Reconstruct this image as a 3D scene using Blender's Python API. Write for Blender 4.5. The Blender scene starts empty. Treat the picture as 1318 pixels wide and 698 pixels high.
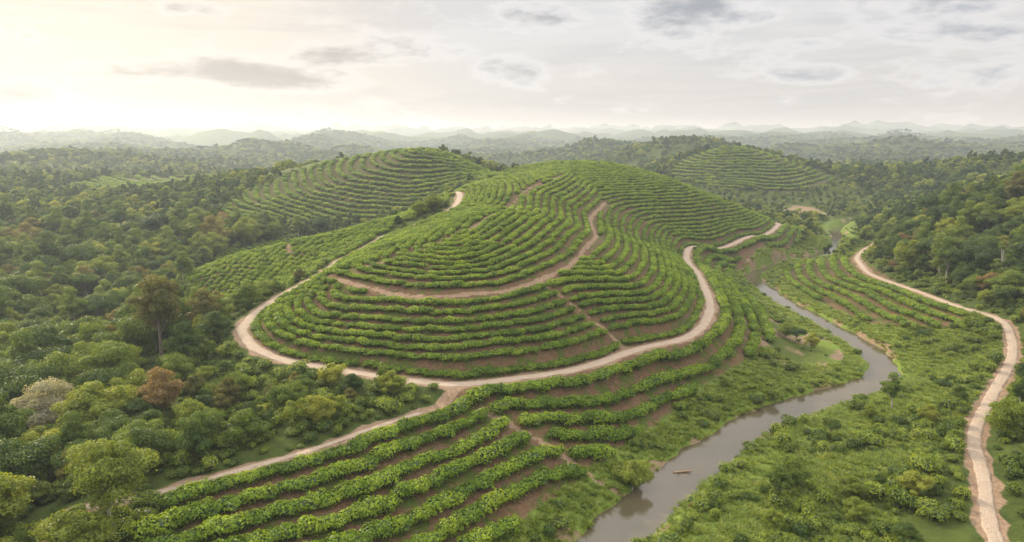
import bpy, math, numpy as np
R=math.radians
scene=bpy.context.scene
# ------------------------------------------------------------------ survey data (metres; river level = 0)
CTRL=[(-46,228,26),(-52,201,24),(-56,181,22),(-61,164,19.5),(-63,154,18),(-60,145,17),(-54,136,16),(-46,132,15),(-33,128,14),(-20,125,13.5),(-9,125,13),(3,128,13),(15,136,12.5),(31,151,12),(46,164,11.5),(56,183,11.5),(62,205,12),(67,241,12.5),(72,271,13),(83,292,13.5),(116,328,13),(148,374,13),
(-9,132,18.3),(-10,149,25.6),(-31,165,28.5),(-12,178,32.5),(-5,215,36.3),(10,199,33.5),(5,260,39.3),(15,300,41.5),(-12,250,36),(24,337,43),(80,404,41),(73,331,30),(43,262,24),(29,232,28),(47,208,19),(28,167,21),(20,185,27),(7,143,19.5),(-45,165,26.5),(-27,181,31.3),(-43,149,21.5),
(-94,221,19),(-78,229,23),(-107,220,14),(-97,203,10),(-26,328,34),(-34,294,34),(-52,246,29),(-71,234,25),(-49,430,52),(-112,371,22),(-148,342,17),(-83,399,33),(15,410,44),(-122,506,46),
(215,657,52),(146,599,25),(263,582,22),(190,563,20),(213,537,10),(223,453,3),(415,545,45),(383,615,36),(189,242,18),(170,243,12),(231,403,14),(229,332,26),(210,274,32),(271,355,36),
(117,198,4),(134,289,3),(126,239,4),(95,143,5),(61,110,3),(85,102,7),(109,135,8),(140,176,10),(66,187,7),(76,183,3.5),(43,145,4),(22,126,5),(6,112,8),(5,98,4),(-21,106,11),(-18,90,6),(-42,93,12),(-37,81,9),
(-62,108,10),(-96,140,6),(-90,108,4),(-144,181,2),(-132,217,4),(-214,274,6),(-186,310,10),(-300,391,20),(-256,480,22),(-422,555,32),(-58,133,14),(-53,119,11),(-88,169,10),
(-75,275,16),(-40,340,20),(0,425,34),(-50,560,28),(60,480,28),(120,470,18),(170,430,6),(215,760,30),(-60,40,8),(0,40,1),(60,40,2),(120,60,8),(-150,60,5),(-60,-50,8),(60,-50,5),(0,-150,8),(-200,-100,12),(250,-50,20),(200,100,16),(300,200,30),(-300,150,15),(-400,300,28),(-200,600,26),(100,700,18),(400,400,42),(330,700,22),(-500,0,20),(500,0,30),(0,-400,20),(500,500,40),(-100,700,30),(300,520,14)]
RIVER=[(268,482),(250,476),(232,464),(217,446),(206.7,418),(171.8,358.6),(153.7,341.5),(129.1,319.6),(108.3,294.9),(104.1,267.7),(102.4,243.7),(103.8,226.6),(104,207.1),(104.2,190.6),(100.5,173.1),(90.6,158.4),(75.8,149.7),(61.4,141.4),(46.9,129.3),(33.7,115.8),(23.8,103.5),(15.7,93.3),(8.9,83.9),(3,70),(0,40),(5,0),(-5,-60),(0,-140)]
ROAD=[(-90,338),(-66,340),(-44,326),(-28,306),(-23,287),(-21,267),(-23,250),(-32,238),(-41,232),(-46,227),(-52,201),(-55,179),(-61,164),(-63,154),(-61,146),(-54,137),(-46,132),(-33,128),(-20,125),(-9,124),(3,128),(15,136),(31,151),(46,164),(56,184),(62,206),(68,241),(72,272),(83,294),(116,328),(149,374),(158,402),(156,432),(136,466),(95,500)]
TRACK=[(-9,124),(-14,117),(-24,108),(-32,100),(-42,92),(-50,87),(-60,84)]
TRACKD=TRACK[:5]+[(-50,86),(-62,76),(-80,66),(-110,50),(-150,30)]
RROAD=[(200,352),(178,335),(161,306),(148,273),(145,247),(143,221),(140,200),(140,185),(133,171),(122,156),(101,133),(86,116),(78,102),(72,92),(69,86),(65,74),(64,50),(70,10)]
PA=[(26,338),(14,301),(3,258),(-9,205),(-20,182),(-31,170),(-45,167),(-52,166)]
PB=[(41,294),(31,261),(28,221),(17,180),(8,162),(-3,151),(-18,148),(-33,154),(-46,164)]
PC=[(6,160),(12,156),(20,151),(33,149)]
PD=[(-104,300),(-88,262),(-75,221)]
PE=[(-6,117),(6,110),(16,105),(30,106)]
BMAIN=[(-23,287),(-21,267),(-23,250),(-32,238),(-41,232),(-46,227),(-52,201),(-55,179),(-61,164),(-63,154),(-61,146),(-54,137),(-46,132),(-33,128),(-20,125),(-9,124),(3,128),(15,136),(31,151),(46,164),(56,184),(62,206),(68,241),(72,272),(83,294),(116,328),(149,374),(158,402),(140,430),(100,450),(50,450),(10,425),(-15,370),(-30,330)]
BK=PB+[(-50,167)]+PA[::-1][1:]+[(36,320)]
BO=[(-9,123),(3,127),(15,135),(45,161),(58,186),(67,221),(72,269),(84,289),(147,369),(195,425),(165,370),(118,318),(92,280),(84,225),(82,205),(76,186),(64,168),(53,155),(43,145),(31,130),(19,115),(8,100),(-2,88),(-8,70),(-40,55),(-47,74),(-46,88),(-32,98),(-14,115)]
BL=[(-43,240),(-48,218),(-54,205),(-57,190),(-66,176),(-76,174),(-102,203),(-122,245),(-132,302),(-111,327),(-86,330),(-60,335),(-40,325),(-27,300),(-24,262)]
BR=[(162,332),(172,331),(152,274),(146,240),(140,206),(130,184),(116,200),(114,249),(118,290)]
BDL=[(-158,348),(-160,400),(-130,450),(-68,460),(0,450),(14,410),(9,385),(-44,375),(-76,358),(-106,348),(-140,331)]
BDR=[(177,558),(142,600),(155,650),(211,680),(262,650),(285,590),(230,560)]
BML=[(-330,470),(-200,520),(-120,570),(-90,640),(-200,700),(-360,600)]
# ------------------------------------------------------------------ maths helpers
rng=np.random.RandomState(3)
perm=rng.permutation(512); ang=rng.rand(512)*6.283
def perlin(x,y):
    xi=np.floor(x).astype(int); yi=np.floor(y).astype(int); fx=x-xi; fy=y-yi
    def g(ix,iy,dx,dy):
        a=ang[perm[(perm[ix%512]+iy)%512]]; return np.cos(a)*dx+np.sin(a)*dy
    u=fx*fx*fx*(fx*(fx*6-15)+10); v=fy*fy*fy*(fy*(fy*6-15)+10)
    a=g(xi,yi,fx,fy)*(1-u)+g(xi+1,yi,fx-1,fy)*u
    b=g(xi,yi+1,fx,fy-1)*(1-u)+g(xi+1,yi+1,fx-1,fy-1)*u
    return (a*(1-v)+b*v)*1.5
def ss(a,b,x):
    t=np.clip((x-a)/(b-a),0,1); return t*t*(3-2*t)
def smooth_line(p,step):
    p=np.array(p,float); out=[]
    q=np.vstack([2*p[0]-p[1],p,2*p[-1]-p[-2]])
    for i in range(1,len(q)-2):
        n=max(2,int(np.linalg.norm(q[i+1]-q[i])/0.5)); t=np.linspace(0,1,n,endpoint=False)[:,None]
        a,b,c,d=q[i-1],q[i],q[i+1],q[i+2]
        out.append(0.5*((2*b)+(-a+c)*t+(2*a-5*b+4*c-d)*t**2+(-a+3*b-3*c+d)*t**3))
    out=np.vstack(out+[p[-1:]])
    s=np.r_[0,np.cumsum(np.linalg.norm(np.diff(out,axis=0),axis=1))]
    m=max(2,int(s[-1]/step)); ts=np.linspace(0,s[-1],m+1)
    return np.stack([np.interp(ts,s,out[:,0]),np.interp(ts,s,out[:,1])],-1)
def dist_line(x,y,L,cap=None,vals=None):
    x=np.asarray(x,float).ravel(); y=np.asarray(y,float).ravel()
    D=np.full(len(x),1e4); V=np.zeros(len(x))
    if cap is not None:
        sel=np.where((x>L[:,0].min()-cap)&(x<L[:,0].max()+cap)&(y>L[:,1].min()-cap)&(y<L[:,1].max()+cap))[0]
    else: sel=np.arange(len(x))
    A=L[:-1];B=L[1:]; AB=B-A; l2=(AB**2).sum(1)
    for i in range(0,len(sel),12000):
        s=sel[i:i+12000]
        px=x[s][:,None]-A[:,0]; py=y[s][:,None]-A[:,1]
        t=np.clip((px*AB[:,0]+py*AB[:,1])/l2,0,1)
        dx=px-t*AB[:,0]; dy=py-t*AB[:,1]; d=dx*dx+dy*dy
        k=d.argmin(1); r=np.arange(len(s)); D[s]=np.sqrt(d[r,k])
        if vals is not None:
            tt=t[r,k]; V[s]=vals[k]*(1-tt)+vals[k+1]*tt
    return (D,V) if vals is not None else D
def inpoly(x,y,P):
    x=np.asarray(x);y=np.asarray(y); c=np.zeros(x.shape,bool); n=len(P)
    for i in range(n):
        x1,y1=P[i];x2,y2=P[(i+1)%n]
        if y1==y2: continue
        c^=((y1>y)!=(y2>y))&(x<(x2-x1)*(y-y1)/(y2-y1)+x1)
    return c
# ------------------------------------------------------------------ height model
allp=np.array(CTRL+[(x,y,-0.8) for x,y in RIVER[4::2]],float)
P=allp[:,:2]/100.; n=len(P)
def K(r2): return 0.5*r2*np.log(r2+1e-9)
A=np.zeros((n+3,n+3)); A[:n,:n]=K(((P[:,None]-P[None])**2).sum(-1))+np.eye(n)*0.004
A[:n,n]=1;A[:n,n+1:]=P;A[n,:n]=1;A[n+1:,:n]=P.T
w=np.linalg.solve(A,np.r_[allp[:,2],0,0,0])
def H0(x,y):
    q=np.stack([x,y],-1)/100.; out=np.empty(len(q))
    for i in range(0,len(q),20000):
        qq=q[i:i+20000]; out[i:i+20000]=K(((qq[:,None]-P[None])**2).sum(-1))@w[:n]+w[n]+qq@w[n+1:]
    return out
def Hbase(x,y):
    d=np.hypot(x-30,y-260)
    far=20+36*perlin(x/420,y/420)+20*perlin(x/170+9,y/170)+6*perlin(x/70,y/70+5)
    rg=1-np.abs(perlin(x/700+3,y/520))*1.7; rg2=1-np.abs(perlin(x/260+7,y/200+1))*1.5
    far=far+ss(1300,3200,d)*(-14+66*rg+30*rg2*rg)+ss(3500,7000,d)*(14+84*(1-np.abs(perlin(x/1300+5,y/900))*1.7)+28*rg2)
    m=ss(480,680,d); near=np.zeros(len(x)); k=m<1
    near[k]=H0(np.clip(x[k],-500,600),np.clip(y[k],-400,900))
    near+=0.5*perlin(x/23,y/23)+0.2*perlin(x/7,y/7)
    return near*(1-m)+far*m
river=smooth_line(RIVER,2.0)
def mkroad(L):
    l=smooth_line(L,1.5); z=Hbase(l[:,0],l[:,1]); k=np.ones(9)/9
    for _ in range(2): z=np.convolve(np.pad(z,4,mode='edge'),k,'valid')
    return l,z
road,roadz=mkroad(ROAD); track,trackz=mkroad(TRACK); rroad,rroadz=mkroad(RROAD)
def Hf(x,y,full=False):
    x=np.asarray(x,float).ravel();y=np.asarray(y,float).ravel()
    h=Hbase(x,y)
    dr=dist_line(x,y,river,cap=40)
    wv=2.9+.7*(1-ss(120,200,y))+1.2*perlin(x/15+4,y/15)+0.9*perlin(x/5,y/5)
    h=np.where(dr<39,np.maximum(h,0.7+0.04*dr),np.maximum(h,1.0))
    t=ss(wv-1.2,wv+2.6,dr); h=-1.5*(1-t)+h*t
    dmin=np.full(len(x),1e4)
    for l,z,wd in ((track,trackz,1.2),(rroad,rroadz,1.7),(road,roadz,1.8)):
        d,v=dist_line(x,y,l,cap=14,vals=z)
        tt=ss(wd,wd+3.6,d); h=(v-0.13)*(1-tt)+h*tt
        dmin=np.minimum(dmin,d-wd)
    if full: return h,dr,dmin
    return h
# ------------------------------------------------------------------ node helpers
def newmat(name):
    m=bpy.data.materials.new(name); m.use_nodes=True; nt=m.node_tree; nt.nodes.clear()
    out=nt.nodes.new('ShaderNodeOutputMaterial'); return m,nt,out
class N:
    def __init__(s,nt): s.nt=nt
    def node(s,t,**k):
        n=s.nt.nodes.new(t)
        for a,b in k.items(): setattr(n,a,b)
        return n
    def link(s,a,b): s.nt.links.new(a,b)
    def put(s,sock,v):
        if hasattr(v,'is_output'): s.link(v,sock)
        else: sock.default_value=v
    def math(s,op,a,b=0.0,c=None,clamp=False):
        n=s.node('ShaderNodeMath',operation=op,use_clamp=clamp); s.put(n.inputs[0],a); s.put(n.inputs[1],b)
        if c is not None: s.put(n.inputs[2],c)
        return n.outputs[0]
    def noise(s,vec,scale,detail=3,rough=.55,dist=0):
        n=s.node('ShaderNodeTexNoise'); 
        if vec is not None: s.link(vec,n.inputs['Vector'])
        n.inputs['Scale'].default_value=scale;n.inputs['Detail'].default_value=detail;n.inputs['Roughness'].default_value=rough;n.inputs['Distortion'].default_value=dist
        return n.outputs['Fac']
    def ramp(s,f,els):
        n=s.node('ShaderNodeValToRGB'); s.link(f,n.inputs[0]); cr=n.color_ramp
        while len(cr.elements)<len(els): cr.elements.new(0.5)
        for e,(p,c) in zip(cr.elements,els): e.position=p; e.color=(*c,1)
        return n.outputs[0]
    def mix(s,f,a,b,blend='MIX'):
        n=s.node('ShaderNodeMix',data_type='RGBA',blend_type=blend); s.put(n.inputs[0],f)
        for k,v in ((6,a),(7,b)):
            if hasattr(v,'is_output'): s.link(v,n.inputs[k])
            else: n.inputs[k].default_value=(*v,1)
        return n.outputs[2]
    def mr(s,v,a,b,c=0.0,d=1.0):
        n=s.node('ShaderNodeMapRange',interpolation_type='SMOOTHSTEP'); s.put(n.inputs[0],v)
        for i,q in enumerate((a,b,c,d)): n.inputs[i+1].default_value=q
        return n.outputs[0]
def leafmat(name,cols,trans=0.38,nscale=0.35):
    m,nt,out=newmat(name); k=N(nt)
    oi=k.node('ShaderNodeObjectInfo'); geo=k.node('ShaderNodeNewGeometry')
    nz=k.noise(geo.outputs['Position'],nscale,2)
    f=k.math('ADD',k.math('MULTIPLY',oi.outputs['Random'],0.8),k.math('MULTIPLY',k.math('SUBTRACT',nz,0.38),0.9),clamp=True)
    c=k.ramp(f,[(i/(len(cols)-1),q) for i,q in enumerate(cols)])
    f2=k.noise(geo.outputs['Position'],2.6,1)
    c=k.mix(1.0,c,k.ramp(f2,[(0.3,(.62,.62,.62)),(0.7,(1.3,1.3,1.2))]),'MULTIPLY')
    b=k.node('ShaderNodeBsdfPrincipled'); k.link(c,b.inputs['Base Color']); b.inputs['Roughness'].default_value=.5; b.inputs['Specular IOR Level'].default_value=.3
    t=k.node('ShaderNodeBsdfTranslucent'); tc=k.mix(1.0,c,(1.9,1.65,.45),'MULTIPLY'); k.link(tc,t.inputs[0])
    mx=k.node('ShaderNodeMixShader'); mx.inputs[0].default_value=trans
    k.link(b.outputs[0],mx.inputs[1]);k.link(t.outputs[0],mx.inputs[2]);k.link(mx.outputs[0],out.inputs[0])
    return m
M_bush=leafmat('tea_leaves',[(.105,.18,.016),(.155,.245,.023),(.205,.305,.029),(.255,.35,.038)],.44,.12)
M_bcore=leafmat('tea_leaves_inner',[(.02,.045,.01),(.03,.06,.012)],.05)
M_for=[leafmat('leaves_dark',[(.03,.06,.012),(.06,.105,.018),(.105,.16,.026)]),
 leafmat('leaves_mid',[(.055,.10,.016),(.115,.175,.026),(.19,.245,.036)]),
 leafmat('leaves_light',[(.14,.185,.028),(.21,.26,.038),(.29,.31,.055)]),
 leafmat('leaves_olive',[(.10,.11,.03),(.165,.16,.04),(.22,.195,.05)]),
 leafmat('leaves_rust',[(.15,.12,.045),(.21,.155,.06),(.25,.18,.08)]),
 leafmat('leaves_pale',[(.24,.25,.19),(.36,.35,.29),(.44,.42,.36)])]
M_shrub=leafmat('shrub_leaves',[(.07,.12,.016),(.14,.20,.025),(.205,.275,.034),(.27,.33,.05)])
M_grass=leafmat('grass_blades',[(.13,.19,.028),(.19,.26,.038),(.26,.30,.06)],.4)
def simple(name,col,rough=.9):
    m,nt,out=newmat(name); k=N(nt); geo=k.node('ShaderNodeNewGeometry')
    c=k.mix(k.noise(geo.outputs['Position'],1.5,4),tuple(x*.6 for x in col),tuple(x*1.4 for x in col))
    b=k.node('ShaderNodeBsdfPrincipled'); k.link(c,b.inputs['Base Color']); b.inputs['Roughness'].default_value=rough; k.link(b.outputs[0],out.inputs[0]); return m
M_bark=simple('bark',(.14,.11,.08)); M_bark_pale=simple('pale_bark',(.36,.33,.28))
# ------------------------------------------------------------------ mesh helpers
def quads(r,C,Nn,size,asp=.55):
    m=len(C); rv=r.normal(size=(m,3)); T=np.cross(Nn,rv); T/=np.linalg.norm(T,axis=1)[:,None]+1e-9
    B=np.cross(Nn,T); B/=np.linalg.norm(B,axis=1)[:,None]+1e-9
    s=(size*(.6+.8*r.rand(m)))[:,None]
    V=np.stack([C+T*s,C+B*s*asp,C-T*s,C-B*s*asp],1).reshape(-1,3)
    return V,np.arange(m*4).reshape(m,4)
def clumps(r,cents,rads,n,size,flat=.75,spread=.5):
    Cs=[];Ns=[]
    for c,rd in zip(cents,rads):
        d=r.normal(size=(n,3)); d/=np.linalg.norm(d,axis=1)[:,None]
        d[:,2]=np.where(r.rand(n)<.7,np.abs(d[:,2]),d[:,2])
        rr=rd*(1-.42*r.rand(n)**2.0)*(1+.18*np.sin(d[:,0]*5+c[0]*3)*np.cos(d[:,1]*4+c[2]))
        Cs.append(np.array(c)+d*rr[:,None]*np.array([1,1,flat]))
        nn=d+spread*r.normal(size=(n,3)); nn/=np.linalg.norm(nn,axis=1)[:,None]; Ns.append(nn)
    return quads(r,np.vstack(Cs),np.vstack(Ns),size)
def tube(p0,p1,r0,r1,seg=6):
    p0=np.array(p0,float);p1=np.array(p1,float); d=p1-p0; d/=np.linalg.norm(d)
    a=np.cross(d,[.3,.9,.1]); a/=np.linalg.norm(a); b=np.cross(d,a); t=np.linspace(0,2*np.pi,seg,endpoint=False)
    ring=np.cos(t)[:,None]*a+np.sin(t)[:,None]*b
    V=np.vstack([p0+ring*r0,p1+ring*r1]); F=np.array([[i,(i+1)%seg,seg+(i+1)%seg,seg+i] for i in range(seg)])
    return V,F
def build(name,parts,mats,smooth=False):
    V=[];Fc=[];mi=[];o=0
    for (v,f,m) in parts:
        V.append(v);Fc.append(np.asarray(f)+o);mi.append(np.full(len(f),m));o+=len(v)
    V=np.vstack(V);Fc=np.vstack(Fc);mi=np.concatenate(mi)
    me=bpy.data.meshes.new(name); me.vertices.add(len(V)); me.vertices.foreach_set('co',V.astype(np.float32).ravel())
    me.loops.add(Fc.size); me.loops.foreach_set('vertex_index',Fc.astype(np.int32).ravel())
    me.polygons.add(len(Fc)); me.polygons.foreach_set('loop_start',np.arange(0,Fc.size,Fc.shape[1],dtype=np.int32))
    for m in mats: me.materials.append(m)
    me.polygons.foreach_set('material_index',mi.astype(np.int32))
    me.update(calc_edges=True); me.validate()
    if smooth: me.polygons.foreach_set('use_smooth',np.ones(len(Fc),bool))
    return bpy.data.objects.new(name,me)
def tree(name,seed,h,R_,nc,nl,size,leaf,bark,shape='round',limb=True,trunk=.019):
    r=np.random.RandomState(seed); parts=[]
    base={'round':.2,'tall':.32,'umbrella':.42}[shape]
    cz=h*(base+(1-base)/2); rz=h*(1-base)/2
    cents=[];rads=[]
    for i in range(nc):
        d=r.normal(size=3); d/=np.linalg.norm(d); q=(.35+.55*r.rand())
        c=np.array([d[0]*R_*q,d[1]*R_*q,cz+d[2]*rz*q])
        if shape=='umbrella': c[2]=cz+abs(d[2])*rz*.6-rz*.2
        k=1-.45*max(0,(c[2]-cz)/rz); c[0]*=k;c[1]*=k
        cents.append(c); rads.append(R_*(.22+.22*r.rand()))
    top=np.array([r.normal()*.04*h,r.normal()*.04*h,cz+rz*.3]); mid=top*np.array([.4,.4,0])+np.array([0,0,h*base*.8])
    tr=h*trunk
    for v,f in (tube((0,0,-1),(0,0,h*.06),tr*1.6,tr,8),tube((0,0,h*.06),mid,tr,tr*.75,8),tube(mid,top,tr*.75,tr*.25,6)): parts.append((v,f,0))
    if limb:
        for c in cents:
            s=mid+(top-mid)*r.rand()*.7; v,f=tube(s,c,tr*.35,tr*.08,5); parts.append((v,f,0))
    v,f=clumps(r,cents,rads,nl,size); parts.append((v,f,1))
    return build(name,parts,[bark,leaf])
def bush(name,seed,L,Wd,h,nl,size,leaf,core,nc=6):
    r=np.random.RandomState(seed); cents=[];rads=[]
    for i in range(nc):
        cents.append(np.array([(r.rand()-.5)*L*.75,(r.rand()-.5)*Wd*.4,h*(.35+.22*r.rand())])); rads.append(min(L,Wd)*.5*(.66+.32*r.rand()))
    parts=[]
    for c in cents[:4]:
        v,f=tube((c[0]*.3,c[1]*.3,-.3),c,.06,.03,4); parts.append((v,f,1))
    v,f=clumps(r,cents,rads,nl//nc,size,flat=h*.95/Wd,spread=.38); parts.append((v,f,0))
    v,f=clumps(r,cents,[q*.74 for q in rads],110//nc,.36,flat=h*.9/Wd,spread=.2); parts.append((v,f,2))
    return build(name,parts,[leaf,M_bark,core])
def coll(name,objs):
    c=bpy.data.collections.new(name)
    for o in objs: c.objects.link(o)
    return c
def instances(name,X,Y,Z,rot,scl,idx,col):
    m=len(X); me=bpy.data.meshes.new(name); me.vertices.add(m)
    me.vertices.foreach_set('co',np.stack([X,Y,Z],-1).astype(np.float32).ravel())
    a=me.attributes.new('rot','FLOAT_VECTOR','POINT'); a.data.foreach_set('vector',rot.astype(np.float32).ravel())
    a=me.attributes.new('scl','FLOAT_VECTOR','POINT'); a.data.foreach_set('vector',scl.astype(np.float32).ravel())
    a=me.attributes.new('idx','INT','POINT'); a.data.foreach_set('value',idx.astype(np.int32))
    ob=bpy.data.objects.new(name,me); scene.collection.objects.link(ob)
    ng=bpy.data.node_groups.new(name,'GeometryNodeTree')
    ng.interface.new_socket(name='Geometry',in_out='INPUT',socket_type='NodeSocketGeometry'); ng.interface.new_socket(name='Geometry',in_out='OUTPUT',socket_type='NodeSocketGeometry')
    gi=ng.nodes.new('NodeGroupInput');go=ng.nodes.new('NodeGroupOutput'); ip=ng.nodes.new('GeometryNodeInstanceOnPoints'); ci=ng.nodes.new('GeometryNodeCollectionInfo')
    ci.inputs['Collection'].default_value=col; ci.inputs['Separate Children'].default_value=True; ci.inputs['Reset Children'].default_value=True
    def na(n,t):
        q=ng.nodes.new('GeometryNodeInputNamedAttribute'); q.data_type=t; q.inputs[0].default_value=n
        return [o for o in q.outputs if o.enabled and o.name=='Attribute'][0]
    ng.links.new(gi.outputs[0],ip.inputs['Points']); ng.links.new(ci.outputs[0],ip.inputs['Instance']); ip.inputs['Pick Instance'].default_value=True
    ng.links.new(na('idx','INT'),ip.inputs['Instance Index']); ng.links.new(na('rot','FLOAT_VECTOR'),ip.inputs['Rotation']); ng.links.new(na('scl','FLOAT_VECTOR'),ip.inputs['Scale'])
    ng.links.new(ip.outputs[0],go.inputs[0]); md=ob.modifiers.new('scatter','NODES'); md.node_group=ng
    return ob
def thin(X,Y,d):
    cell={}; keep=[]; d2=d*d
    for i in range(len(X)):
        x,y=X[i],Y[i]; cx,cy=int(x//d),int(y//d); ok=True
        for a in (cx-1,cx,cx+1):
            for b in (cy-1,cy,cy+1):
                q=cell.get((a,b))
                if q:
                    for (u,v) in q:
                        if (u-x)**2+(v-y)**2<d2: ok=False;break
                if not ok:break
            if not ok:break
        if ok: cell.setdefault((cx,cy),[]).append((x,y)); keep.append(i)
    return np.array(keep,int)
# ------------------------------------------------------------------ terrain sheet
u=np.linspace(0,1,110)[1:]
xs=np.r_[(-190-(np.sinh(u*5.6)/math.sinh(5.6))*12000)[::-1],np.arange(-190,262,1.0),261+(np.sinh(u*5.6)/math.sinh(5.6))*12000]
u2=np.linspace(0,1,260)[1:]; u3=np.linspace(0,1,40)[1:]
ys=np.r_[(62-(np.sinh(u3*4.5)/math.sinh(4.5))*3000)[::-1],np.arange(62,440,1.0),439+(np.sinh(u2*4.6)/math.sinh(4.6))*14000]
X,Y=np.meshgrid(xs,ys); sh=X.shape
Zt,drv,drd=Hf(X,Y,True); Xf,Yf=X.ravel(),Y.ravel()
paths=[smooth_line(q,2.0) for q in (PA,PB,PC,PD,PE)]
dp=np.full(len(Xf),1e4)
for q,wd in zip(paths,(-.5,-.1,-.4,-.4,-.2)): dp=np.minimum(dp,dist_line(Xf,Yf,q,cap=10)-wd)
plant=inpoly(Xf,Yf,BMAIN)|inpoly(Xf,Yf,BO)|inpoly(Xf,Yf,BL)|inpoly(Xf,Yf,BR)
domes=inpoly(Xf,Yf,BDL)|inpoly(Xf,Yf,BDR)|inpoly(Xf,Yf,BML)
soil=plant*1.0+domes*.55
verge=np.clip(1-ss(-.6,1.3,drd+.9*perlin(Xf/4,Yf/4)),0,1); verge=np.maximum(verge,1-ss(.3,1.3,dp+.4*perlin(Xf/3,Yf/3)))
sc=1-ss(14,30,np.hypot((Xf-82)/1.0,(Yf-190)/1.6))
verge=np.maximum(verge,.62*sc*ss(-.3,.4,perlin(Xf/9,Yf/9)+.1)*(drv>9))
verge=np.maximum(verge,.85*(1-ss(8,20,np.hypot((Xf-226),(Yf-512)/1.6)+5*perlin(Xf/9,Yf/9))))
verge=np.maximum(verge,.6*(drv<6.5)*ss(-.1,.4,perlin(Xf/8+30,Yf/8)))
grass=np.clip(1-ss(7,26,drv+6*perlin(Xf/15,Yf/15)),0,1)*(1-ss(225,245,Xf))
nx,ny=len(xs),len(ys); idx=np.arange(nx*ny).reshape(ny,nx)
Fc=np.stack([idx[:-1,:-1],idx[:-1,1:],idx[1:,1:],idx[1:,:-1]],-1).reshape(-1,4)
m,nt,out=newmat('terrain_ground'); k=N(nt)
at=k.node('ShaderNodeAttribute',attribute_name='mask'); sp=k.node('ShaderNodeSeparateColor'); k.link(at.outputs['Color'],sp.inputs[0])
geo=k.node('ShaderNodeNewGeometry'); pos=geo.outputs['Position']
n1=k.noise(pos,.006,5); n2=k.noise(pos,.35,4); n3=k.noise(pos,1.7,4)
forest=k.ramp(n2,[(.3,(.035,.05,.012)),(.7,(.07,.095,.02))])
forest=k.mix(k.mr(n1,.45,.62),forest,k.ramp(n3,[(.3,(.06,.08,.018)),(.7,(.10,.125,.026))]))
grs=k.ramp(n3,[(.25,(.07,.105,.02)),(.5,(.125,.175,.028)),(.8,(.20,.24,.045))])
soilc=k.ramp(n3,[(.25,(.085,.052,.028)),(.75,(.18,.112,.064))])
weeds=k.mix(k.mr(n2,.45,.63),soilc,k.ramp(n3,[(.25,(.045,.065,.013)),(.75,(.09,.12,.022))]))
dirt=k.ramp(n3,[(.3,(.18,.12,.075)),(.7,(.30,.21,.14))])
c=k.mix(sp.outputs[1],forest,grs); c=k.mix(sp.outputs[0],c,weeds)
vm=k.mr(k.math('ADD',sp.outputs[2],k.math('MULTIPLY',k.math('SUBTRACT',n2,.5),.9)),.35,.65)
c=k.mix(vm,c,dirt)
b=k.node('ShaderNodeBsdfPrincipled'); k.link(c,b.inputs['Base Color']); b.inputs['Roughness'].default_value=.95; b.inputs['Specular IOR Level'].default_value=.1
bp=k.node('ShaderNodeBump'); bp.inputs['Distance'].default_value=.25; bp.inputs['Strength'].default_value=.8; k.link(n3,bp.inputs['Height']); k.link(bp.outputs[0],b.inputs['Normal'])
k.link(b.outputs[0],out.inputs[0])
ter=build('terrain',[(np.stack([Xf,Yf,Zt],-1),Fc,0)],[m],True); scene.collection.objects.link(ter)
ca=ter.data.color_attributes.new('mask','FLOAT_COLOR','POINT'); ca.data.foreach_set('color',np.stack([soil,grass,verge,np.ones(len(soil))],-1).astype(np.float32).ravel())
# ------------------------------------------------------------------ river water
def ribbon(name,l,z,offs,zoff,mat,jit=0,seed=0):
    t=np.gradient(l,axis=0); t/=np.linalg.norm(t,axis=1)[:,None]; nn=np.stack([-t[:,1],t[:,0]],-1)
    V=[]
    for o,zo in zip(offs,zoff):
        j=jit*perlin(np.arange(len(l))*.35+o*7+seed,np.full(len(l),o*3.3+seed))*(abs(o)/max(abs(np.array(offs))))
        q=l+nn*(o+np.sign(o)*j)[:,None]; V.append(np.c_[q,z+zo])
    V=np.stack(V,1); a,bn=V.shape[:2]; ix=np.arange(a*bn).reshape(a,bn)
    F_=np.stack([ix[:-1,:-1],ix[1:,:-1],ix[1:,1:],ix[:-1,1:]],-1).reshape(-1,4)[:,::-1]
    ob=build(name,[(V.reshape(-1,3),F_,0)],[mat],True); scene.collection.objects.link(ob); return ob
m,nt,out=newmat('river_water'); k=N(nt); geo=k.node('ShaderNodeNewGeometry')
b=k.node('ShaderNodeBsdfPrincipled'); nz=k.noise(geo.outputs['Position'],.08,3)
k.link(k.mix(nz,(.055,.05,.028),(.13,.10,.06)),b.inputs['Base Color']); b.inputs['Roughness'].default_value=.04; b.inputs['IOR'].default_value=1.33; b.inputs['Specular IOR Level'].default_value=1.0
bp=k.node('ShaderNodeBump'); bp.inputs['Distance'].default_value=.05; bp.inputs['Strength'].default_value=.4; k.link(k.noise(geo.outputs['Position'],1.4,4),bp.inputs['Height']); k.link(bp.outputs[0],b.inputs['Normal']); k.link(b.outputs[0],out.inputs[0])
ribbon('river',river,np.zeros(len(river)),[-8,-4,0,4,8],[0]*5,m)
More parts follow.
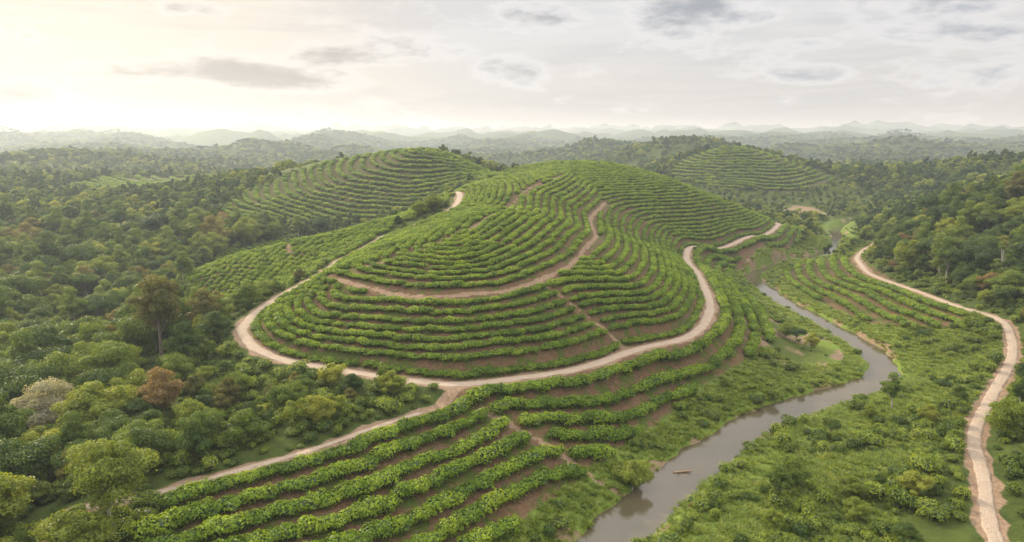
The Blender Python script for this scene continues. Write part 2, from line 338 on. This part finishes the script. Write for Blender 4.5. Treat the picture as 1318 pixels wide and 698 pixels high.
# ------------------------------------------------------------------ dirt roads
m,nt,out=newmat('dirt_road_surface'); k=N(nt); geo=k.node('ShaderNodeNewGeometry')
n1=k.noise(geo.outputs['Position'],.5,5); n2=k.noise(geo.outputs['Position'],4,4)
c=k.mix(n1,(.29,.215,.15),(.45,.36,.27)); c=k.mix(k.mr(n2,.45,.75),c,(.23,.165,.115))
b=k.node('ShaderNodeBsdfPrincipled'); k.link(c,b.inputs['Base Color']); b.inputs['Roughness'].default_value=.95
bp=k.node('ShaderNodeBump'); bp.inputs['Distance'].default_value=.06; k.link(n2,bp.inputs['Height']); k.link(bp.outputs[0],b.inputs['Normal']); k.link(b.outputs[0],out.inputs[0])
prof=([-1,-.8,-.55,-.3,0,.3,.55,.8,1],[-.22,.0,-.03,-.0,.03,.0,-.03,.0,-.22])
def rd(name,L,wd,seed):
    l0,z0=mkroad(L); l=smooth_line(L,1.0)
    s0=np.linspace(0,1,len(z0)); s=np.linspace(0,1,len(l)); z=np.interp(s,s0,z0)
    ribbon(name,l,z,[o*wd for o in prof[0]],prof[1],m,.4,seed)
rd('dirt_road',ROAD,1.35,1); rd('dirt_track',TRACK[1:],.65,5); rd('dirt_road',RROAD,1.15,9)
# ------------------------------------------------------------------ tea rows
gx=np.arange(-175,232,1.0); gy=np.arange(50,455,1.0); GX,GY=np.meshgrid(gx,gy)
l3=smooth_line(ROAD,3); D1=dist_line(GX,GY,l3).reshape(GX.shape); D2=dist_line(GX,GY,smooth_line(TRACKD,3)).reshape(GX.shape)
D=np.minimum(D1,D2)
def blur(A_,s):
    kk=np.exp(-.5*(np.arange(-3*s,3*s+1)/s)**2); kk/=kk.sum(); p_=3*s
    B_=np.apply_along_axis(lambda v:np.convolve(np.pad(v,p_,mode='edge'),kk,'valid'),0,A_)
    return np.apply_along_axis(lambda v:np.convolve(np.pad(v,p_,mode='edge'),kk,'valid'),1,B_)
D=blur(D,2)+.4*perlin(GX/28,GY/28)
DR=dist_line(GX,GY,smooth_line(RROAD,3)).reshape(GX.shape)
DK=blur(dist_line(GX,GY,smooth_line([(50,330)]+PB+[(-70,190)],3)).reshape(GX.shape),3)+.4*perlin(GX/28,GY/28)
def contour(gx,gy,Fv,s,off=0.):
    Fv=Fv-off; res=[]
    gY,gX=np.gradient(Fv,gy,gx)
    fl=np.floor(Fv/s)
    for ax in (0,1):
        a=Fv[:,:-1] if ax==1 else Fv[:-1]; b_=Fv[:,1:] if ax==1 else Fv[1:]
        fa=fl[:,:-1] if ax==1 else fl[:-1]; fb=fl[:,1:] if ax==1 else fl[1:]
        i,j=np.where(fa!=fb); lv=np.maximum(fa,fb)[i,j]*s; t=(lv-a[i,j])/(b_[i,j]-a[i,j])
        x=gx[j]+(t*(gx[1]-gx[0]) if ax==1 else 0); y=gy[i]+(t*(gy[1]-gy[0]) if ax==0 else 0)
        res.append(np.stack([x,y,np.arctan2(gY[i,j],gX[i,j])+np.pi/2],-1))
    return np.vstack(res)
BX=[]
def addrows(pts,polys,dmin,size,paths_cl=True,roadcl=3.0,excl=None,gap=-.85):
    k_=np.zeros(len(pts),bool)
    for P_ in polys: k_|=inpoly(pts[:,0],pts[:,1],P_)
    if excl is not None: k_&=~inpoly(pts[:,0],pts[:,1],excl)
    pts=pts[k_]
    for l,c_ in ((road,roadcl),(track,2.4),(rroad,3.2)): pts=pts[dist_line(pts[:,0],pts[:,1],l,cap=8)>c_]
    pts=pts[dist_line(pts[:,0],pts[:,1],river,cap=12)>8]
    if paths_cl:
        for q,c_ in zip(paths,(1.4,1.8,1.5,1.5,1.9)): pts=pts[dist_line(pts[:,0],pts[:,1],q,cap=6)>c_]
    g=perlin(pts[:,0]/6+50,pts[:,1]/6); pts=pts[g>gap]
    kp=thin(pts[:,0],pts[:,1],dmin); pts=pts[kp]
    BX.append(np.c_[pts,np.full(len(pts),size)])
DW=D+.30*np.minimum(D,15)
addrows(contour(gx,gy,DW,3.0,.75),[BMAIN,BL],1.2,.92,excl=BK,roadcl=2.2)
addrows(contour(gx,gy,DK,2.85,.5),[BK],1.2,.9)
addrows(contour(gx,gy,D,4.1,.2),[BO],1.6,1.38,gap=-.76)
addrows(contour(gx,gy,DR,4.9,.8),[BR],1.6,1.25)
def dome(P_,cx,cy,ax,s,sz):
    P_=np.array(P_,float); hx=np.arange(P_[:,0].min(),P_[:,0].max(),1.5); hy=np.arange(P_[:,1].min(),P_[:,1].max(),1.5); A_,B_=np.meshgrid(hx,hy)
    Fv=np.hypot((A_-cx)/ax,B_-cy)+5*perlin(A_/45,B_/45)
    addrows(contour(hx,hy,Fv,s),[P_.tolist()],2.1,sz,False)
dome(BDL,-49,440,1.25,4.9,1.35); dome(BDR,213,655,1.1,6.4,1.6); dome(BML,-200,620,2.0,7.0,1.65)
B_=np.vstack(BX); r=np.random.RandomState(7); nb=len(B_)
bx=B_[:,0]+r.normal(size=nb)*.08; by=B_[:,1]+r.normal(size=nb)*.08; bz=Hf(bx,by)-.05
rot=np.zeros((nb,3)); rot[:,2]=B_[:,2]+(r.rand(nb)<.5)*np.pi+r.normal(size=nb)*.1
vig=.96+.15*perlin(bx/14,by/14)
sc_=B_[:,3:4]*(vig[:,None])*np.stack([1.0+.25*r.rand(nb),.82+.24*r.rand(nb),.85+.38*r.rand(nb)],-1)
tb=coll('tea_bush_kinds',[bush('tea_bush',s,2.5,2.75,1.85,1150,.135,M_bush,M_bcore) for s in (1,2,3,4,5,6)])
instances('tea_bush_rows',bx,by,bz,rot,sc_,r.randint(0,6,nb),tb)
# ------------------------------------------------------------------ forest
def scatter(x0,x1,y0,y1,cell,seed):
    r=np.random.RandomState(seed); a,b_=np.meshgrid(np.arange(x0,x1,cell),np.arange(y0,y1,cell)); a=a.ravel()+(r.rand(a.size)-.5)*cell*.95; b_=b_.ravel()+(r.rand(b_.size)-.5)*cell*.95
    return a,b_
PL=[BMAIN,BO,BL,BR,BDL,BDR,BML]
def free(x,y,rc=4,vc=8):
    ok=np.ones(len(x),bool)
    for P_ in PL: ok&=~inpoly(x,y,P_)
    for l in (road,rroad): ok&=dist_line(x,y,l,cap=12)>rc
    ok&=dist_line(x,y,track,cap=12)>rc*.75
    ok&=dist_line(x,y,river,cap=25)>vc
    return ok
inview=lambda x,y,m_=40:(np.abs(x)<.80*y+m_)
B=M_bark
near_kinds=[tree('forest_tree',11,10.5,4.9,28,600,.175,M_for[0],B),tree('forest_tree',12,11,5.3,30,600,.18,M_for[1],B),tree('forest_tree',13,14.5,3.9,24,560,.17,M_for[1],M_bark_pale,'tall'),
 tree('forest_tree',14,9.5,4.8,26,600,.175,M_for[2],B),tree('forest_tree',15,12,5.6,28,560,.18,M_for[0],B,'umbrella'),tree('forest_tree',16,11,4.3,24,540,.17,M_for[3],M_bark_pale),tree('forest_tree',17,8.5,4.3,24,560,.17,M_for[1],B),tree('forest_tree',18,9,4,20,480,.17,M_for[4],B)]
far_kinds=[tree('distant_tree',31,9,4.3,9,80,.58,M_for[0],B,limb=False),tree('distant_tree',32,8,4.6,9,80,.58,M_for[1],B,limb=False),tree('distant_tree',33,9.5,4,9,80,.56,M_for[0],B,'tall',limb=False),tree('distant_tree',34,7.5,4.6,9,80,.56,M_for[2],B,limb=False)]
ck=coll('forest_tree_kinds',near_kinds); cf=coll('distant_tree_kinds',far_kinds)
a,b_=scatter(-310,300,52,330,5.9,21)
ok=free(a,b_,4.8,12)&inview(a,b_,20)
for tx,ty,tr_ in ((-79,144,6),(-80,127,5.5),(-86,116,4.5),(-63,114,4),(-52,79,4.5),(-74,134,5),(-71,125,4)): ok&=np.hypot(a-tx,b_-ty)>tr_
side=(a>np.interp(b_,river[::-1,1],river[::-1,0]))
rrx=np.interp(b_,rroad[::-1,1],rroad[::-1,0]); eastroad=a>rrx
scrub=side&(~eastroad)|( (a>-5)&(~side)&(b_<330))|(eastroad&(b_<175)&(a<rrx+5))
dens=np.where(scrub,.2,1.0); dens=np.where(scrub&(dist_line(a,b_,river)<20)&(b_>150),.07,dens); dens=np.where(~scrub&(perlin(a/24,b_/24)<-.45),.5,dens)
ok&=np.random.RandomState(5).rand(len(a))<dens
a,b_=a[ok],b_[ok]; sb=scrub[ok]; na_=len(a); r=np.random.RandomState(9)
kind=r.choice(8,na_,p=[.15,.19,.14,.22,.06,.11,.11,.02])
s=.68+.65*r.rand(na_)**1.4; s=np.where(sb,s*.45,s); s*=1+.15*perlin(a/30,b_/30)
edge=dist_line(a,b_,road,cap=25); wedge=(a>-66)&(a<-8)&(b_<142); edge2=dist_line(a,b_,rroad,cap=15)
s=np.where(edge<20,s*.72,s); s=np.where((edge2<11)&~sb,s*.5,s); s=np.where(wedge,s*.6,s); kind=np.where(wedge&((kind==4)|(kind==2)),6,kind); s=np.where((b_<72),s*.8,s); s=np.where(np.hypot(a+95,b_-225)<62,s*.68,s)
rot=np.zeros((na_,3)); rot[:,2]=r.rand(na_)*6.28; rot[:,:2]=r.normal(size=(na_,2))*.05
instances('forest',a,b_,Hf(a,b_)-.3,rot,np.stack([s*(.95+.25*r.rand(na_)),s*(.95+.25*r.rand(na_)),s*(.82+.35*r.rand(na_))],-1),kind,ck)
parts=[]
for (y0,y1,cell,sd_,sc0,hz0) in ((330,700,5.8,22,.9,1.),(700,1300,8.5,23,1.15,.85),(1300,2800,16,24,2.1,.42)):
    a,b_=scatter(-.85*y1,.85*y1,y0,y1,cell,sd_); q=inview(a,b_,40); a,b_=a[q],b_[q]
    q=free(a,b_,5,11); a,b_=a[q],b_[q]
    dn=np.where(perlin(a/90+3,b_/90)<-.3,.4,1.0); dn=np.where(np.hypot((a+108)/62,(b_-484)/46)<1,.0,dn); q=np.random.RandomState(sd_).rand(len(a))<dn; a,b_=a[q],b_[q]
    q=~((np.hypot(a-226,(b_-512)/1.6)<15)); a,b_=a[q],b_[q]
    parts.append(np.c_[a,b_,np.full(len(a),sc0),np.full(len(a),hz0)])
Q=np.vstack(parts); a,b_,s,hz=Q.T; m_=len(a); s=s*(.6+.5*r.rand(m_)); s=np.where((a>120)&(a<290)&(b_>500)&(b_<600),s*.65,s); rot=np.zeros((m_,3)); rot[:,2]=r.rand(m_)*6.28
instances('distant_forest',a,b_,Hf(a,b_)-.4,rot,np.stack([s,s,s*(.8+.4*r.rand(m_))*hz],-1),r.choice(4,m_,p=[.3,.32,.18,.2]),cf)
# ------------------------------------------------------------------ shrubs + grass
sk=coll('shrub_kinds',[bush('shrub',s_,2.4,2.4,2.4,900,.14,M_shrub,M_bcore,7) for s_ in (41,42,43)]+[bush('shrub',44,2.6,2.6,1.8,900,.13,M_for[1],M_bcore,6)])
a,b_=scatter(-260,270,52,440,2.3,51); ok=free(a,b_,2.6,4.6)&inview(a,b_,10)
side=(a>np.interp(b_,river[::-1,1],river[::-1,0])); rrx=np.interp(b_,rroad[::-1,1],rroad[::-1,0])
driv=dist_line(a,b_,river)
sc_z=(side&(a<rrx+14))|((a>-5)&~side)
pr=np.where(sc_z,ss(-.3,.3,perlin(a/13+8,b_/13)+.12*(driv>16)),.42); pr=np.where(sc_z&(driv<8),np.where(b_>160,.18,.45),pr)
pr=np.where((a>-75)&(a<-5)&(b_<150),.9,pr); pr=np.where((a<-60)&(b_<130),.7,pr); pr=np.where((a>rrx)&(b_<180),.75,pr)
bare=np.hypot((a-82),(b_-190)/1.6)<17; pr=np.where(bare,.12,pr)
ok&=np.random.RandomState(52).rand(len(a))<pr; a,b_,driv=a[ok],b_[ok],driv[ok]; m_=len(a); s=.4+.9*r.rand(m_)**1.8; s=np.where((driv<14)&(b_>150),s*.6,s)
rot=np.zeros((m_,3)); rot[:,2]=r.rand(m_)*6.28
instances('shrubs',a,b_,Hf(a,b_)-.1,rot,np.stack([s*(.8+.4*r.rand(m_)),s*(.8+.4*r.rand(m_)),s*(.7+.6*r.rand(m_))],-1),r.randint(0,4,m_),sk)
def tuft(name,seed,nb_,h,rad,wd):
    r_=np.random.RandomState(seed); V=[];F_=[]
    for i in range(nb_):
        t=r_.rand()*6.28; q=rad*.5*math.sqrt(r_.rand()); p0=np.array([math.cos(t)*q,math.sin(t)*q,-.05]); hh=h*(.5+.6*r_.rand()); ln=rad*(.3+.9*r_.rand()); t2=t+r_.normal()*.5
        d=np.array([math.cos(t2),math.sin(t2),0]); pr_=np.array([-d[1],d[0],0])*wd
        p1=p0+d*ln*.45+np.array([0,0,hh*.8]); p2=p0+d*ln*1.1+np.array([0,0,hh])
        o=len(V); V+= [p0-pr_,p0+pr_,p1+pr_*.8,p1-pr_*.8,p2+pr_*.15,p2-pr_*.15]; F_+=[[o,o+1,o+2,o+3],[o+3,o+2,o+4,o+5]]
    return build(name,[(np.array(V),np.array(F_),0)],[M_grass])
gk=coll('grass_kinds',[tuft('grass_tuft',i,46,.7,.75,.05) for i in (61,62,63)])
a,b_=scatter(-20,190,70,380,1.15,71); driv=dist_line(a,b_,river,cap=45); ok=free(a,b_,2.2,4.2)&inview(a,b_,5)&(driv<34)&~(np.hypot((a-82),(b_-190)/1.6)<13)
a,b_=a[ok],b_[ok]; hz_=Hf(a,b_); q=hz_>.05; a,b_,hz_=a[q],b_[q],hz_[q]; m_=len(a); rot=np.zeros((m_,3)); rot[:,2]=r.rand(m_)*6.28; s=(.5+.6*r.rand(m_))*(1+.4*perlin(a/10,b_/10))
instances('river_bank_grass',a,b_,hz_,rot,np.stack([s*1.2,s*1.2,s],-1),r.randint(0,3,m_),gk)
# ------------------------------------------------------------------ individual trees
def put(ob,x,y,rz=0.):
    scene.collection.objects.link(ob); ob.location=(x,y,float(Hf([x],[y])[0])-.2); ob.rotation_euler=(0,0,rz)
put(tree('broadleaf_tree',101,13.5,5.2,34,720,.16,M_for[2],M_bark_pale,'tall'),-52,79)
put(tree('tall_dark_tree',102,22,5.4,34,620,.18,M_for[3],B,'tall'),-79,144)
put(tree('broadleaf_tree',103,13,6.2,38,720,.16,M_for[1],B),-80,127)
put(tree('grey_blossom_tree',104,12,5.6,32,700,.15,M_for[5],M_bark_pale),-86,116)
put(tree('rust_leaved_tree',105,10.5,4.0,22,520,.16,M_for[4],B),-63,114)
put(tree('broadleaf_tree',106,6.5,2.7,12,420,.15,M_for[2],B),-35,122)
put(tree('broadleaf_tree',107,5,2.2,10,360,.14,M_for[1],B),-25,121.5)
put(tree('pale_trunk_tree',108,18,3.0,13,300,.2,M_for[1],M_bark_pale,'tall',trunk=.018),160,214)
put(tree('pale_trunk_tree',109,17,2.8,12,300,.2,M_for[3],M_bark_pale,'tall',trunk=.018),168,226)
put(tree('broadleaf_tree',110,6.5,3.4,15,520,.15,M_for[1],B),48,105)
put(tree('bamboo_clump',111,5.5,3.4,15,560,.15,M_for[2],M_bark_pale),21,107)
pr_=[]
for p0,p1,r0,r1 in (((-1.6,0,.05),(1.5,.3,.25),.22,.14),((.2,.1,.2),(.9,.9,.75),.1,.03),((-.5,0,.15),(-1.1,-.8,.6),.09,.03),((1.0,.25,.2),(1.9,-.4,.5),.08,.03)):
    v,f=tube(p0,p1,r0,r1,7); pr_.append((v,f,0))
dw=build('driftwood',pr_,[simple('weathered_wood',(.3,.19,.11))]); scene.collection.objects.link(dw); dw.location=(31.3,113.2,0.0)
# ------------------------------------------------------------------ morning haze: a real volume of air
hb=bpy.data.meshes.new('haze'); s_=14500
vv=[(x,y,z) for z in (-60,190) for x,y in ((-s_,-3500),(s_,-3500),(s_,15000),(-s_,15000))]
hb.from_pydata(vv,[],[(3,2,1,0),(4,5,6,7),(0,1,5,4),(1,2,6,5),(2,3,7,6),(3,0,4,7)])
ho=bpy.data.objects.new('morning_haze',hb); scene.collection.objects.link(ho)
m,nt,out=newmat('haze_air'); k=N(nt); vs=k.node('ShaderNodeVolumeScatter'); vs.inputs['Color'].default_value=(.76,.87,1,1); vs.inputs['Density'].default_value=.00022; vs.inputs['Anisotropy'].default_value=.38
k.link(vs.outputs[0],out.inputs['Volume']); hb.materials.append(m)
# ------------------------------------------------------------------ sky, sun
SAZ,SEL=-47.0,25.0
wl=bpy.data.worlds.new("World"); scene.world=wl; wl.use_nodes=True; nt=wl.node_tree; nt.nodes.clear(); k=N(nt)
out=k.node('ShaderNodeOutputWorld'); tc=k.node('ShaderNodeTexCoord'); dv=tc.outputs['Generated']
sepn=k.node('ShaderNodeSeparateXYZ'); k.link(dv,sepn.inputs[0])
az=k.math('ARCTAN2',sepn.outputs[0],sepn.outputs[1]); el=k.math('ARCSINE',sepn.outputs[2])
sky=k.node('ShaderNodeTexSky',sky_type='NISHITA'); sky.sun_disc=False; sky.sun_elevation=R(SEL); sky.sun_rotation=R(SAZ); sky.air_density=1.2; sky.dust_density=3
bg1=k.node('ShaderNodeBackground'); k.link(sky.outputs[0],bg1.inputs[0]); bg1.inputs[1].default_value=.08
cb=k.node('ShaderNodeCombineXYZ'); k.put(cb.inputs[0],k.math('MULTIPLY',az,6.0)); k.put(cb.inputs[1],k.math('MULTIPLY',el,17.0)); cv=cb.outputs[0]
cb2=k.node('ShaderNodeCombineXYZ'); k.put(cb2.inputs[0],k.math('MULTIPLY',az,2.6)); k.put(cb2.inputs[1],k.math('MULTIPLY',el,26.0)); cb2.inputs[2].default_value=4.3
nA=k.noise(cv,1.0,9,.6,.2); nC=k.noise(cv,3.6,8,.62,.1); nD=k.noise(cb2.outputs[0],1.0,7,.6,.5)
sd=(math.sin(R(-33))*math.cos(R(6)),math.cos(R(-33))*math.cos(R(6)),math.sin(R(6)))
dt=k.node('ShaderNodeVectorMath',operation='DOT_PRODUCT'); k.link(dv,dt.inputs[0]); dt.inputs[1].default_value=sd
glow=k.mr(dt.outputs['Value'],.86,1.0)
base=k.mix(k.mr(el,.0,.2),(.68,.63,.60),(.80,.79,.80))
base=k.mix(glow,base,(.88,.79,.69))
def ell(a0,e0,ra,re,wt):
    x=k.math('DIVIDE',k.math('SUBTRACT',az,R(a0)),R(ra)); y=k.math('DIVIDE',k.math('SUBTRACT',el,R(e0)),R(re))
    d=k.math('SQRT',k.math('ADD',k.math('MULTIPLY',x,x),k.math('MULTIPLY',y,y)))
    return k.math('MULTIPLY',k.mr(d,0.0,1.3,1.0,0.0),wt)
tot=None
for q in ((-20,4.8,13,1.4,1.35),(-14,6.6,7,1.4,1.25),(-7,7.2,6,1.3,.8),(-24,9.5,3.5,1.,1.0),(-37,6.9,1.8,.7,1.1),(-34.6,6.9,1.6,.7,1.1),(-37,3.3,6,1.2,1.0),(2,9.8,6,1.6,.85),(14,9.6,8,2.2,1.0),(0,5.6,5,1.5,.85),(8,5.4,5,1.1,.6),(33,10,12,2.8,1.0),(38,4.6,9,1.8,.8),(26,5.0,8,1.2,.7),(34,7.3,12,1.3,.7),(20,7,8,1.,.5)):
    e=ell(*q); tot=e if tot is None else k.math('MAXIMUM',tot,e)
dens=k.math('ADD',k.math('MULTIPLY',tot,.85),k.math('MULTIPLY',k.math('SUBTRACT',nA,.5),3.2)); dens=k.math('ADD',dens,k.math('MULTIPLY',k.math('SUBTRACT',nC,.5),1.3)); dens=k.math('SUBTRACT',dens,.12)
soft=k.mr(dens,-.05,.42); core=k.mr(dens,.2,1.15)
streak=k.mr(nD,.44,.66)
skyc=k.mix(k.math('MULTIPLY',streak,.4),base,k.mix(k.mr(az,R(-25),R(20)),(.58,.53,.51),(.50,.52,.57)))
edgec=k.mix(glow,(.86,.84,.85),(.92,.85,.77)); corec=k.mix(k.mr(az,R(-20),R(25)),(.41,.37,.36),(.32,.35,.41))
cl=k.mix(core,edgec,corec); skyc=k.mix(k.math('MULTIPLY',soft,.95),skyc,cl)
skyc=k.mix(k.mr(el,R(14),R(40)),skyc,(2.45,2.38,2.35))
bg2=k.node('ShaderNodeBackground'); k.link(skyc,bg2.inputs[0]); bg2.inputs[1].default_value=1.0
mx=k.node('ShaderNodeMixShader'); mx.inputs[0].default_value=.9; k.link(bg1.outputs[0],mx.inputs[1]);k.link(bg2.outputs[0],mx.inputs[2]);k.link(mx.outputs[0],out.inputs[0])
sl=bpy.data.lights.new("sun",'SUN'); sl.energy=5.0; sl.color=(1,.86,.62); sl.angle=R(1.2); so=bpy.data.objects.new("sun",sl); scene.collection.objects.link(so)
from mathutils import Vector
dirv=Vector((math.sin(R(SAZ))*math.cos(R(SEL)),math.cos(R(SAZ))*math.cos(R(SEL)),math.sin(R(SEL)))); so.rotation_euler=dirv.to_track_quat('Z','Y').to_euler(); so.location=(-60,80,120)
# ------------------------------------------------------------------ camera
cam=bpy.data.cameras.new("camera"); co=bpy.data.objects.new("camera",cam); scene.collection.objects.link(co); co.location=(0,0,60); co.rotation_euler=(R(90-11.1),0,0)
cam.sensor_width=36; cam.lens=36*859/1318; cam.clip_end=40000; cam.clip_start=1
scene.camera=co
scene.view_settings.view_transform='Standard'; scene.view_settings.look='None'; scene.view_settings.exposure=0
